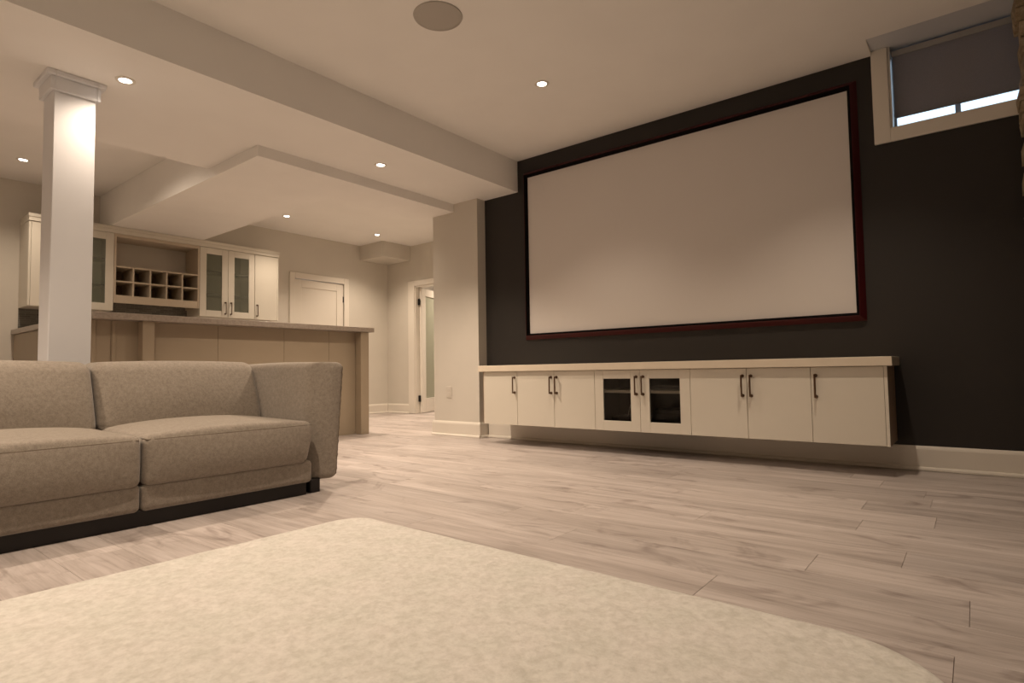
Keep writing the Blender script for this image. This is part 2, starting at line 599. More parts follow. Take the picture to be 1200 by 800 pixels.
# dark wall with the high window's opening
WX0, WX1, WZ0, WZ1 = -0.360, 0.86, 2.166, 2.72
wall('wall_front', MB().box(XP1, WX0, YW, YW + 0.25, 0, 2.95).box(WX1, XR, YW, YW + 0.25, 0, 2.95).box(WX0, WX1, YW, YW + 0.25, 0, WZ0).box(WX0, WX1, YW, YW + 0.25, WZ1, 2.95), 'dark')
wall('wall_right', MB().box(XR, XR + 0.15, YR, YW + 0.25, 0, Z1), 'dark')  # out of view; dark colour chosen to cut fill light on this side
wall('wall_rear', MB().box(XB - 0.15, XR + 0.15, YR - 0.15, YR, 0, Z1))
# the room behind the glazed door
wall('wall_far', MB().box(-7.75, -5.0, 8.4, 8.5, 0, Z1).box(-7.75, -7.62, YH + 0.12, 8.4, 0, Z1).box(-5.0, -4.9, YH + 0.12, 8.5, 0, Z1), 'ceiling')

# ------------------------------------------------------------------ ceiling and dropped parts
NY = 4.155
NX0, NX1 = -0.451, 0.951
ceil = MB().prism([(XB - 0.15, YR - 0.15), (XR + 0.15, YR - 0.15), (XR + 0.15, YW + 0.0), (NX1, YW), (NX1, NY), (NX0, NY), (NX0, YW), (XP0, YW), (XP0, YH + 0.12), (XB - 0.15, YH + 0.12)], Z1, Z1 + 0.12)
struct(ceil.build('ceiling', 'ceiling'))
struct(MB().box(-9.1, -4.9, YH + 0.12, 8.5, Z1, Z1 + 0.1).build('ceiling', 'ceiling'))
struct(MB().prism([(XBL, YR), (XBM, YR), (XBM, YW - 0.001), (XP1 + 0.001, YW - 0.001), (XP1 + 0.001, YP - 0.001), (XS, YP - 0.001), (XS, YS), (XBL, YS)], Z2, Z1 - 0.001).build('ceiling_beam', 'ceiling'))
struct(MB().prism([(XB + 0.001, YS), (XS, YS), (XS, YP - 0.001), (XE, YP - 0.001), (XE, YE), (XB + 0.001, YE)], Z3, Z1 - 0.001).build('ceiling_soffit', 'ceiling'))
struct(MB().box(XB + 0.001, -7.03, 5.71, YH - 0.001, 2.44, Z1 - 0.001).build('ceiling_box', 'wall'))

# ------------------------------------------------------------------ baseboards
def bb_profile(w, sgn):
    """(offset, z) outline of a baseboard with a shoe moulding, standing off a wall at w"""
    p = [(0, 0.002), (0.026, 0.002), (0.026, 0.012), (0.022, 0.020), (0.015, 0.024), (0.015, 0.128), (0.012, 0.138), (0.006, 0.150), (0, 0.150)]
    return [(w + sgn * u, z) for u, z in p]
def baseboard(name, w, sgn, a, b, axis):
    o = MB().extrude(bb_profile(w, sgn), a, b, axis).build(name, 'trim')
    bm = bmesh.new()
    bm.from_mesh(o.data)
    bmesh.ops.recalc_face_normals(bm, faces=bm.faces)
    bm.to_mesh(o.data)
    bm.free()
    return struct(o)
baseboard('baseboard_front', YW, -1, XP1 + 0.026, XR, 'x')
baseboard('baseboard_pier', YP, -1, XP0 - 0.02, XP1 + 0.015, 'x')
baseboard('baseboard_return', XP1, 1, YP, YW, 'y')
baseboard('baseboard_left', XB, 1, 5.50, YH - 0.026, 'y')
baseboard('baseboard_bar', XB, 1, YR, 1.46, 'y')
baseboard('baseboard_hall', YH, -1, XB, -7.08, 'x')
baseboard('baseboard_passage', XP0, -1, YP, YH, 'y')
baseboard('baseboard_rear', YR, 1, XB, XR, 'x')
baseboard('baseboard_right', XR, -1, YR, YW, 'y')

# ------------------------------------------------------------------ doors
def casing_mb_y(w, y0, y1, ztop, width=0.08, t=0.018, sgn=1):
    """door casing on a wall facing +x"""
    mb = MB()
    a, b = (w, w + t * sgn)
    for (q0, q1, r0, r1) in ((y0 - width, y0, 0.002, ztop + width), (y1, y1 + width, 0.002, ztop + width), (y0, y1, ztop, ztop + width)):
        mb.cbox(min(a, b), max(a, b), q0, q1, r0, r1, 0.004)
    return mb
d1 = struct_root('door_1', (XB, 4.99, 0))
casing_mb_y(XB, D1[0], D1[1], D1[2], 0.085).build('casing', 'trim', d1)
lf = MB()
dx0, dx1 = XB - 0.045, XB - 0.008
y0, y1, zt = D1[0] + 0.004, D1[1] - 0.004, D1[2] - 0.005
s = 0.115
for q in ((y0, y0 + s, 0.008, zt), (y1 - s, y1, 0.008, zt), (y0 + s, y1 - s, zt - s, zt), (y0 + s, y1 - s, 0.008, 0.22), (y0 + s, y1 - s, 0.98, 1.10)):
    lf.cbox(dx0, dx1, *q, 0.003)
leaf = lf.build('leaf', 'trim', d1)
for zz in ((0.22, 0.98), (1.10, zt - s)):
    MB().cbox(dx0 + 0.008, dx1 - 0.012, y0 + s, y1 - s, *zz, 0.002).build('panel', 'trim', leaf)
for zz in (0.25, 1.0, 1.79):
    MB().tube([(XB - 0.004, y1 - 0.001, zz - 0.045), (XB - 0.004, y1 - 0.001, zz + 0.045)], 0.008).build('hinge', 'black_metal', d1)
kn = MB().lathe([(0.001, 0.0), (0.024, 0.004), (0.028, 0.02), (0.02, 0.04), (0.010, 0.05)], 0, 0, 20).build('knob', 'black_metal', leaf)
kn.rotation_euler = (0, math.radians(-90), 0)
kn.location = tuple(np.array((XB + 0.04, y0 + 0.06, 0.95)) - WORLD[leaf.name])

d2 = struct_root('door_2', ((D2[0] + D2[1]) / 2, YH, 0))
mb = MB()
for q in ((D2[0] - 0.145, D2[0], 0.002, D2[2] + 0.085), (D2[1], D2[1] + 0.09, 0.002, D2[2] + 0.085), (D2[0], D2[1], D2[2], D2[2] + 0.085)):
    mb.cbox(q[0], q[1], YH - 0.018, YH, q[2], q[3], 0.004)
mb.build('casing', 'trim', d2)
MB().box(D2[0], D2[0] + 0.018, YH, YH + 0.12, 0, D2[2]).box(D2[1] - 0.018, D2[1], YH, YH + 0.12, 0, D2[2]).box(D2[0], D2[1], YH, YH + 0.12, D2[2] - 0.018, D2[2]).build('jamb', 'trim', d2)
# leaf swung open into the far room about its left hinge
hx, hy, dw = -6.885, YH + 0.075, 0.78
ang = math.atan2(0.93, -0.36)
def swing(mb):
    ca, sa = math.cos(ang), math.sin(ang)
    mb.v = [(hx + x * ca - y * sa, hy + x * sa + y * ca, z) for x, y, z in mb.v]
    return mb
lf = MB()
for q in ((0, 0.15, 0.012, 2.0), (dw - 0.12, dw, 0.012, 2.0), (0.15, dw - 0.12, 1.88, 2.0), (0.15, dw - 0.12, 0.012, 0.235)):
    lf.cbox(q[0], q[1], -0.018, 0.018, q[2], q[3], 0.003)
leaf2 = swing(lf).build('leaf', 'trim', d2)
swing(MB().box(0.15, dw - 0.12, -0.004, 0.004, 0.235, 1.88)).build('pane', 'frosted', leaf2)
for zz in (0.235, 1.77):
    MB().cbox(D2[0] + 0.012, D2[0] + 0.06, YH + 0.045, YH + 0.062, zz - 0.05, zz + 0.05, 0.003).build('hinge', 'black_metal', d2)

# ------------------------------------------------------------------ window
w1 = struct_root('window_1', ((WX0 + WX1) / 2, YW, WZ0))
mb = MB()
mb.cbox(-0.451, WX0, YW - 0.018, YW, 2.076, Z1 + 0.022, 0.003)
mb.cbox(WX0, WX1, YW - 0.018, YW, 2.076, WZ0, 0.003)
mb.cbox(WX1, WX1 + 0.091, YW - 0.018, YW, 2.076, Z1 + 0.022, 0.003)
mb.build('casing', 'trim', w1)
# reveal: sill, jambs and the sloping head that runs down to the ceiling
MB().box(WX0, WX1, YW, YW + 0.25, WZ0 - 0.012, WZ0).build('sill', 'trim', w1)
MB().box(WX0 - 0.001, WX0 + 0.012, YW, YW + 0.25, WZ0, WZ1).box(WX1 - 0.012, WX1 + 0.001, YW, YW + 0.25, WZ0, WZ1).build('jamb', 'trim', w1)
MB().extrude([(NY, Z1), (YW + 0.25, Z1 + 0.05), (YW + 0.25, Z1 + 0.08), (NY, Z1 + 0.03)], NX0, NX1, 'x').build('head_board', 'window_frame', w1)
MB().add([(NX0, NY, Z1), (NX0, YW, Z1), (NX0, YW, Z1 + 0.03), (NX0 + 0.004, NY, Z1), (NX0 + 0.004, YW, Z1), (NX0 + 0.004, YW, Z1 + 0.03)], [(0, 1, 2), (5, 4, 3), (0, 3, 4, 1), (1, 4, 5, 2), (2, 5, 3, 0)]).build('cheek', 'trim', w1)
fr = MB()
YG = YW + 0.16
for q in ((WX0 + 0.012, WX0 + 0.024, WZ0, WZ1), (WX1 - 0.04, WX1 - 0.012, WZ0, WZ1), (WX0 + 0.024, WX1 - 0.04, WZ0, WZ0 + 0.006), (WX0 + 0.024, WX1 - 0.04, WZ1 - 0.05, WZ1), (-0.030, -0.002, WZ0 + 0.006, WZ1 - 0.05)):
    fr.cbox(q[0], q[1], YG - 0.02, YG + 0.02, q[2], q[3], 0.003)
sash = fr.build('sash', 'window_frame', w1)
MB().box(WX0 + 0.024, -0.030, YG - 0.003, YG + 0.003, WZ0 + 0.006, WZ1 - 0.05).build('pane', 'glass', sash)
MB().box(-0.002, WX1 - 0.04, YG - 0.003, YG + 0.003, WZ0 + 0.006, WZ1 - 0.05).build('pane', 'glass', sash)
YBL = YW + 0.065
bl = thing('roller_blind', ((WX0 + WX1) / 2, YBL, 2.25), 'charcoal roller blind pulled almost down inside the small high window', 'blind')
MB().box(WX0 + 0.022, WX1 - 0.022, YBL - 0.001, YBL + 0.001, 2.262, 2.690).build('cloth', 'blind', bl)
MB().cbox(WX0 + 0.022, WX1 - 0.022, YBL - 0.006, YBL + 0.006, 2.246, 2.264, 0.003).build('bottom_bar', 'blind', bl)
MB().tube([(WX0 + 0.016, YBL + 0.020, 2.682), (WX1 - 0.016, YBL + 0.020, 2.682)], 0.018, 14).build('roller', 'blind', bl)
MB().cbox(WX0 + 0.016, WX1 - 0.016, YBL - 0.012, YBL - 0.004, 2.652, 2.69, 0.002).build('fascia', 'grey_plastic', bl)

# ------------------------------------------------------------------ stacked stone pier beside the window
PX0, PX1, PY0, PY1 = 0.262, 1.55, 4.17, YW - 0.019
pier = struct(MB().box(PX0 + 0.03, PX1, PY0 + 0.03, PY1, 0, Z1).build('wall_stone', 'mortar'))
r2 = random.Random(5)
stuff = MB()
z = 0.0
def rock(mb, x0, x1, y0, y1, z0, z1):
    v = [(x + r2.uniform(-.006, .006), y + r2.uniform(-.006, .006), zz + r2.uniform(-.003, .003)) for x in (x0, x1) for y in (y0, y1) for zz in (z0, z1)]
    cx, cy, cz = (x0 + x1) / 2, y0 - r2.uniform(0.004, 0.02), (z0 + z1) / 2
    v.append((cx + r2.uniform(-.03, .03), cy, cz))
    v.append((x0 - r2.uniform(0.002, 0.014), (y0 + y1) / 2, cz + r2.uniform(-.01, .01)))
    f = [(0, 1, 9), (1, 3, 9), (3, 2, 9), (2, 0, 9), (4, 6, 7, 5), (0, 4, 8), (4, 5, 8), (5, 1, 8), (1, 0, 8), (2, 3, 7, 6), (0, 2, 6, 4), (1, 5, 7, 3)]
    return mb.add(v, f)
while z < Z1 - 0.03:
    h = min(r2.uniform(0.055, 0.10), Z1 - z)
    if Z1 - z - h < 0.03:
        h = Z1 - z
    x = PX0 + r2.uniform(-0.012, 0.012)
    first = True
    while x < PX1:
        w = min(r2.uniform(0.14, 0.32), PX1 - x)
        ydepth = PY1 if first else PY0 + 0.05
        if first and z > 1.6:
            rock(MB(), x + .002, x + w - .002, PY0 - r2.uniform(0, .012), ydepth, z + .003, z + h - .003).build('stone', 'stone', pier)
        else:
            rock(stuff, x + .002, x + w - .002, PY0 - r2.uniform(0, .012), ydepth, z + .003, z + h - .003)
        x += w
        first = False
    z += h
stuff.build('stone', 'stone', pier)['kind'] = 'stuff'

# ------------------------------------------------------------------ column
cx0, cx1, cy0, cy1 = -4.19, -3.99, 0.918, 1.118
cl = thing('column', ((cx0 + cx1) / 2, (cy0 + cy1) / 2, 0), 'square white boxed column with a stepped cap behind the sofa', 'column')
MB().cbox(cx0, cx1, cy0, cy1, 0.0, Z2 - 0.002, 0.004).build('shaft', 'column', cl)
def collar(x0, x1, y0, y1, p, za, zb):
    mb = MB()
    mb.cbox(x0 - p, x1 + p, y0 - p, y0, za, zb, 0.003).cbox(x0 - p, x1 + p, y1, y1 + p, za, zb, 0.003)
    mb.cbox(x0 - p, x0, y0, y1, za, zb, 0.003).cbox(x1, x1 + p, y0, y1, za, zb, 0.003)
    return mb
collar(cx0, cx1, cy0, cy1, 0.020, 2.268, 2.345).build('frieze', 'column', cl)
collar(cx0, cx1, cy0, cy1, 0.042, 2.345, Z2 - 0.001).build('cap_moulding', 'column', cl)
collar(cx0, cx1, cy0, cy1, 0.015, 0.0, 0.15).build('plinth', 'column', cl)

# ------------------------------------------------------------------ sofa
SX = -2.83
sf = thing('sofa', (-3.3, 0.99, 0), 'oatmeal tweed sofa with plump seat cushions and high square arms', 'sofa')
ymid = 0.992
def seat_fn(ya, yb):
    w = yb - ya
    def fn(x, y, z):
        u = (y - (ya + yb) / 2) / (w / 2)
        e = max(0.0, 1 - u * u)
        dep = (x - (SX - 0.62)) / 0.62
        if z > 0.30:
            t = (z - 0.30) / 0.09
            z += t * (0.040 * e ** 0.6 * max(0.0, min(1.0, 1.15 - dep * 0.62)) - 0.004)
        if yb > 1.5 and u > 0.6:
            y -= 0.035 * ((u - 0.6) / 0.4) * max(0.0, 1 - (z - 0.172) / 0.15)
        if x > SX - 0.1:
            t = (x - (SX - 0.1)) / 0.1
            zz = (z - 0.17) / 0.21
            x += t * 0.020 * e ** 0.4 * max(0, 1 - (2 * zz - 1.0) ** 2)
        return x, y, z
    return fn
def seam_line(ya, yb, z, x, bow=0.018, drop=0.0, n=24):
    pts = []
    for i in range(n + 1):
        u = -1 + 2 * i / n
        pts.append((x + bow * (1 - u * u) ** 0.4 * 0.6 if abs(u) < 1 else x, (ya + yb) / 2 + u * (yb - ya) / 2, z - drop * u ** 6))
    return pts
seats = ((ymid + 0.003, 1.822), (0.165, ymid - 0.003))
for ya, yb in seats:
    fb = MB().soft(-3.72, SX - 0.012, ya, yb, 0.066, 0.185, 0.022, None, 4, 10).build('base', 'sofa', sf, True)
    sc = MB().soft(SX - 0.68, SX, ya, yb, 0.172, 0.392, 0.035, seat_fn(ya, yb), 5, 18).build('seat_cushion', 'sofa', sf, True)
    sm = MB().tube([(SX - 0.05, ya + 0.004, 0.382)] + seam_line(ya + 0.014, yb - 0.014, 0.3745, SX - 0.0085, 0.012) + [(SX - 0.05, yb - 0.004, 0.382)], 0.0035, 6).build('seam', 'seam', sc, True)
def back_fn(ya, yb):
    def fn(x, y, z):
        u = (y - (ya + yb) / 2) / ((yb - ya) / 2)
        zz = (z - 0.40) / 0.34
        x -= 0.13 * zz
        if x > -3.52 - 0.13 * zz:
            x += 0.035 * max(0, 1 - u * u) ** 0.5 * max(0, 1 - (2 * zz - 0.9) ** 2)
        z += 0.010 * (1 - u * u) * max(0, min(1, zz))
        # gathers along the outer seam
        g = max(0.0, (abs(u) - 0.90) / 0.10)
        if g > 0 and u < 0:
            x += 0.004 * g * math.sin(z * 260)
        return x, y, z
    return fn
for ya, yb in ((ymid + 0.002, 1.842), (0.145, ymid - 0.002)):
    MB().soft(-3.64, -3.385, ya, yb, 0.36, 0.728, 0.055, back_fn(ya, yb), 6, 16).build('back_cushion', 'sofa', sf, True)
MB().soft(-3.79, -3.60, 0.10, 1.90, 0.066, 0.690, 0.04, None, 4, 12).build('back_frame', 'sofa', sf, True)
def arm_fn(side):
    def fn(x, y, z):
        zz = (z - 0.066) / 0.65
        d = (y - 1.842) / 0.13
        dep = max(0.0, min(1.0, (x + 3.25) / 0.42))
        y += 0.022 * zz * d + 0.02 * zz * dep
        if d < 0.6:
            y += (0.6 - d) * 0.075 * dep ** 2 * max(0, zz - 0.15)
        fr_ = max(0.0, min(1.0, (x - (SX - 0.12)) / 0.12))
        x -= 0.085 * fr_ * max(0.0, 1 - d) ** 1.4
        z += 0.006 * math.sin(max(0, min(1, (x + 3.7) / 0.85)) * math.pi) * zz
        x += 0.010 * zz
        g = max(0.0, (d - 0.75) / 0.25) * max(0.0, min(1.0, (x - (SX - 0.03)) / 0.03))
        y += 0.0025 * g * math.sin(z * 170) + 0.0015 * g * math.sin(z * 333)
        if side < 0:
            y = 2 * ymid - y
        return x, y, z
    return fn
for side in (1, -1):
    a = MB().soft(-3.76, SX + 0.002, 1.830, 1.975, 0.066, 0.716, 0.036, arm_fn(side), 6, 22)
    if side < 0:
        a.f = [tuple(reversed(q)) for q in a.f]
    a = a.build('arm', 'sofa', sf, True)
    fn = arm_fn(side)
    MB().tube([fn(SX - 0.010, 1.966, 0.09 + 0.60 * i / 40) for i in range(41)], 0.0032, 6).build('seam', 'seam', a, True)
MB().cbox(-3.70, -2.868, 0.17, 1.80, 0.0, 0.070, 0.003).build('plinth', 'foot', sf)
for fx in (-2.905, -3.68):
    for fy in (1.86, 0.14):
        MB().cbox(fx - 0.03, fx + 0.03, fy - 0.03, fy + 0.03, 0.0, 0.075, 0.004).build('foot', 'foot', sf)

# ------------------------------------------------------------------ rug
rug_rot = math.radians(-0.8)
RX, RYY, RW, RL = -2.235, 1.662, 2.20, 3.0
def rug_mesh():
    step = 0.010
    nx, ny = int(RW / step), int(RL / step)
    vs_, fs_ = [], []
    for j in range(ny + 1):
        for i in range(nx + 1):
            x, y = RW * i / nx, -RL * j / ny
            # pull the grid into a rounded rectangle
            RR = 0.13 if x < RW / 2 else 0.28
            cx_ = max(RR, min(RW - RR, x))
            cy_ = max(-RL + RR, min(-RR, y))
            dx, dy = x - cx_, y - cy_
            mxx = max(abs(dx), abs(dy))
            if dx and dy:
                L = math.hypot(dx, dy)
                dx, dy = dx * mxx / L, dy * mxx / L
                x, y = cx_ + dx, cy_ + dy
            e = max(0.0, min(1.0, (RR - mxx) / 0.03)) if mxx > 0 else 1.0
            p = Vector((x * 27, y * 27, 0))
            h = 0.0055 + 0.0045 * e + 0.0022 * noise.noise(p) * e + 0.0016 * noise.noise(p * 2.7) * e + 0.0014 * noise.noise(p * 0.25)
            if i in (0, nx) or j in (0, ny):
                h = 0.0005
            vs_.append((x, y, max(0.0005, h)))
    for j in range(ny):
        for i in range(nx):
            a = j * (nx + 1) + i
            fs_.append((a, a + nx + 1, a + nx + 2, a + 1))
    me = bpy.data.meshes.new('area_rug')
    me.from_pydata(vs_, [], fs_)
    me.polygons.foreach_set('use_smooth', [True] * len(me.polygons))
    me.materials.append(M['rug'])
    return me
rug = bpy.data.objects.new('area_rug', rug_mesh())
col.objects.link(rug)
rug.location = (RX, RYY, 0.0005)
rug.rotation_euler = (0, 0, rug_rot)
tag(rug, 'beige short pile rug with rounded corners on the plank floor', 'rug')

# ------------------------------------------------------------------ bar
BXF = -5.15           # front of the gables
BXP = -5.25           # front panel
BY0, BY1 = 1.47, 3.995
BZ = 1.142
bar = thing('home_bar', (-5.5, 2.7, 0), 'beige panelled bar front with upright gables behind the sofa', 'bar')
bounds = [BY0 + 0.02, 1.60, 1.79, 2.42, 3.05, 3.55, 3.88]
for a, b in zip(bounds[:-1], bounds[1:]):
    MB().cbox(BXP - 0.02, BXP, a + 0.001, b - 0.001, 0.0, BZ - 0.05, 0.0015).build('front_panel', 'bar_panel', bar)
for ya, yb in ((1.47, 1.50), (1.605, 1.632), (1.787, 1.872), (3.88, 3.985)):
    xf = BXF if yb - ya > 0.05 else BXP + 0.012
    MB().cbox(BXP, xf, ya, yb, 0.0, BZ - 0.05, 0.003).build('gable', 'bar_panel', bar)
MB().cbox(-5.60, BXP - 0.02, 3.93, 3.985, 0.0, BZ - 0.05, 0.003).build('end_panel', 'bar_panel', bar)
for a, b in ((-7.595, -6.4), (-6.4, BXP)):
    MB().cbox(a + 0.001, b - 0.001, BY0, BY0 + 0.02, 0.0, BZ - 0.05, 0.0015).build('return_panel', 'bar_panel', bar)
bt = tag(MB().prism([(-7.595, 1.445), (-5.118, 1.445), (-5.118, 4.035), (-5.62, 4.035), (-5.62, 1.97), (-7.595, 1.97)], BZ - 0.049, BZ).build('stone_worktop', 'bar_stone'), 'greige stone bar top running along the bar and back to the wall', 'bar top')
bv = bt.modifiers.new('bevel', 'BEVEL')
bv.width = 0.004
bv.segments = 2

# ------------------------------------------------------------------ wall cabinets behind the bar
UX = -7.25            # door fronts
UZ0, UZ1 = 1.365, 2.21
def handle_mb(axis, p, zb, zt, off, r=0.0055):
    """bar pull standing off a door: axis is the direction it points"""
    x, y = p
    dx, dy = axis
    q = [(x, y, zb), (x + dx * off, y + dy * off, zb), (x + dx * off, y + dy * off, zt), (x, y, zt)]
    mb = MB()
    mb.tube([(x + dx * off, y + dy * off, zb - r), (x + dx * off, y + dy * off, zt + r)], r, 8)
    for zz in (zb, zt):
        mb.tube([(x, y, zz), (x + dx * off, y + dy * off, zz)], r * 1.05, 8)
        mb.tube([(x, y, zz), (x + dx * 0.004, y + dy * 0.004, zz)], r * 1.9, 10)
    return mb
def shell_x(name, x0, x1, y0, y1, z0, z1, mat, parent, t=0.018):
    """cabinet carcase open towards +x"""
    mb = MB()
    mb.cbox(x0, x1, y0, y0 + t, z0, z1, 0.001).cbox(x0, x1, y1 - t, y1, z0, z1, 0.001)
    mb.cbox(x0, x1, y0 + t, y1 - t, z0, z0 + t, 0.001).cbox(x0, x1, y0 + t, y1 - t, z1 - t, z1, 0.001)
    return mb.build(name, mat, parent)
def frame_door_x(x, y0, y1, z0, z1, s, hy, parent, pane='cabinet_glass'):
    mb = MB()
    for q in ((y0, y0 + s, z0, z1), (y1 - s, y1, z0, z1), (y0 + s, y1 - s, z0, z0 + s), (y0 + s, y1 - s, z1 - s, z1)):
        mb.cbox(x - 0.02, x, *q, 0.0015)
    d = mb.build('door', 'cream_matt', parent)
    MB().box(x - 0.012, x - 0.008, y0 + s, y1 - s, z0 + s, z1 - s).build('pane', pane, d)
    if hy is not None:
        smooth_edges(handle_mb((1, 0), (x, hy), 1.41, 1.55, 0.028).build('handle', 'bronze', d))
    return d
def glass_cabinet(label, y0, y1, leaves):
    t = thing('glass_cabinet', (XB + 0.17, (y0 + y1) / 2, UZ0), label, 'cabinet', 'wall cabinets over the bar')
    shell_x('carcase', XB + 0.003, UX - 0.022, y0, y1, UZ0, UZ1, 'cream_matt', t)
    MB().box(XB + 0.004, XB + 0.010, y0 + 0.018, y1 - 0.018, UZ0 + 0.018, UZ1 - 0.018).build('back_panel', 'cab_inside', t)
    for zz in (1.645, 1.93):
        MB().box(XB + 0.012, UX - 0.05, y0 + 0.02, y1 - 0.02, zz - 0.004, zz + 0.004).build('shelf', 'green_glass', t)
    ym = (y0 + y1) / 2
    if leaves == 1:
        frame_door_x(UX, y0 + 0.002, y1 - 0.002, UZ0 + 0.002, UZ1 - 0.002, 0.076, y0 + 0.04, t)
    else:
        frame_door_x(UX, y0 + 0.002, ym - 0.0015, UZ0 + 0.002, UZ1 - 0.002, 0.076, ym - 0.035, t)
        frame_door_x(UX, ym + 0.0015, y1 - 0.002, UZ0 + 0.002, UZ1 - 0.002, 0.076, ym + 0.035, t)
    return t
def solid_cabinet(label, y0, y1, hy, fill):
    t = thing('wall_cabinet', (XB + 0.17, (y0 + y1) / 2, UZ0), label, 'cabinet', 'wall cabinets over the bar')
    shell_x('carcase', XB + 0.003, UX - 0.022, y0, y1, UZ0, UZ1, 'cream_matt', t)
    f0, f1 = (y0, y0 + 0.018) if fill < 0 else (y1 - 0.018, y1)
    d0, d1 = (f1 + 0.002, y1 - 0.002) if fill < 0 else (y0 + 0.002, f0 - 0.002)
    d = MB().cbox(UX - 0.02, UX, d0, d1, UZ0 + 0.002, UZ1 - 0.002, 0.002).build('door', 'cream_matt', t)
    MB().cbox(UX - 0.02, UX - 0.001, f0, f1, UZ0 + 0.002, UZ1 - 0.002, 0.002).build('filler', 'cream_matt', t)
    smooth_edges(handle_mb((1, 0), (UX, hy), 1.41, 1.55, 0.028).build('handle', 'bronze', d))
solid_cabinet('narrow solid cream wall cabinet at the end of the row half hidden by the column', 1.498, 1.828, 1.80, -1)
glass_cabinet('glass door wall cabinet standing against the wine rack on the column side', 1.830, 2.226, 1)
glass_cabinet('wide glass door wall cabinet with two bronze pulls beside the wine rack', 3.118, 3.800, 2)
solid_cabinet('narrow solid cream wall cabinet with one bronze pull at the door end of the row', 3.802, 4.128, 3.832, 1)
# wine rack
t = thing('wine_rack', (XB + 0.17, 2.67, 1.455), 'cream wine rack of ten square cubbies under an open shelf', 'wine rack')
RY0, RY1 = 2.228, 3.116
mb = MB()
mb.cbox(XB + 0.003, UX - 0.002, RY0, RY0 + 0.02, 1.455, UZ1, 0.001)
mb.build('side_panel', 'rack', t)
MB().cbox(XB + 0.003, UX - 0.002, RY1 - 0.02, RY1, 1.455, UZ1, 0.001).build('side_panel', 'rack', t)
MB().cbox(XB + 0.003, UX - 0.004, RY0 + 0.02, RY1 - 0.02, 2.178, UZ1, 0.001).build('top_panel', 'rack', t)
MB().cbox(XB + 0.004, XB + 0.012, RY0 + 0.02, RY1 - 0.02, 1.86, 2.178, 0.001).build('back_panel', 'wall', t)
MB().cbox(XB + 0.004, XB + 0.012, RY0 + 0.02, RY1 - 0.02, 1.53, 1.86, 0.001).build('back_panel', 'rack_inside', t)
for zz in (1.524, 1.684, 1.846):
    MB().cbox(XB + 0.012, UX - 0.006, RY0 + 0.02, RY1 - 0.02, zz, zz + 0.016, 0.001).build('shelf', 'rack', t)
pit = (RY1 - RY0 - 0.04) / 5
for i in range(1, 5):
    yy = RY0 + 0.02 + pit * i
    for za, zb in ((1.540, 1.684), (1.700, 1.846)):
        MB().cbox(XB + 0.012, UX - 0.006, yy - 0.008, yy + 0.008, za, zb, 0.001).build('divider', 'rack', t)
MB().cbox(UX - 0.026, UX - 0.004, RY0 + 0.02, RY1 - 0.02, 1.455, 1.524, 0.002).build('valance', 'rack', t)
MB().cbox(XB + 0.012, UX - 0.03, RY0 + 0.02, RY1 - 0.02, 1.516, 1.523, 0.001).build('bottom_panel', 'rack', t)
# cornice over the whole row
cm = MB()
cm.cbox(UX - 0.03, UX + 0.010, 1.495, 4.132, UZ1 + 0.001, UZ1 + 0.040, 0.002)
cm.cbox(UX - 0.03, UX + 0.016, 1.491, 4.136, UZ1 + 0.040, 2.286, 0.003)
cm.cbox(XB + 0.003, UX - 0.03, 1.495, 4.132, UZ1 + 0.001, 2.285, 0.002)
tag(cm.build('cornice', 'cream_matt'), 'cream cornice board lying along the top of the bar wall cabinets', 'cornice')
sp = struct(MB().box(XB, XB + 0.006, 1.50, 4.13, BZ, 1.62).build('trim_backsplash', 'splash'))

# ------------------------------------------------------------------ floating media cabinets
MY = YW - 0.405       # door fronts
MZ0, MZ1 = 0.180, 0.646
MX0, MW = -3.510, 0.3862
GRP = 'floating cabinets under the screen'
def shell_y(x0, x1, z0, z1, mat, parent, inner=None, t=0.016, y0=MY + 0.021, y1=YW - 0.028):
    MB().cbox(x0, x0 + t, y0, y1, z0, z1, 0.001).cbox(x1 - t, x1, y0, y1, z0, z1, 0.001).cbox(x0 + t, x1 - t, y0, y1, z0, z0 + t, 0.001).cbox(x0 + t, x1 - t, y0, y1, z1 - t, z1, 0.001).build('carcase', mat, parent)
    MB().box(x0 + t, x1 - t, y1 - 0.008, y1 - 0.001, z0 + t, z1 - t).build('back_panel', inner or mat, parent)
mh = None
def media_handle(x, parent):
    global mh
    if mh is None:
        mh = smooth_edges(handle_mb((0, -1), (x, MY), 0.462, 0.592, 0.030, 0.006).build('handle', 'bronze', parent))
    else:
        copy_part(mh, np.array([x, WORLD[mh.name][1], WORLD[mh.name][2]]), parent)
def slab_door(i, side, parent):
    x0, x1 = MX0 + i * MW + 0.0012, MX0 + (i + 1) * MW - 0.0012
    d = MB().cbox(x0, x1, MY, MY + 0.019, MZ0, MZ1 - 0.003, 0.0015).build('door', 'cream', parent)
    media_handle(x1 - 0.026 if side > 0 else x0 + 0.026, d)
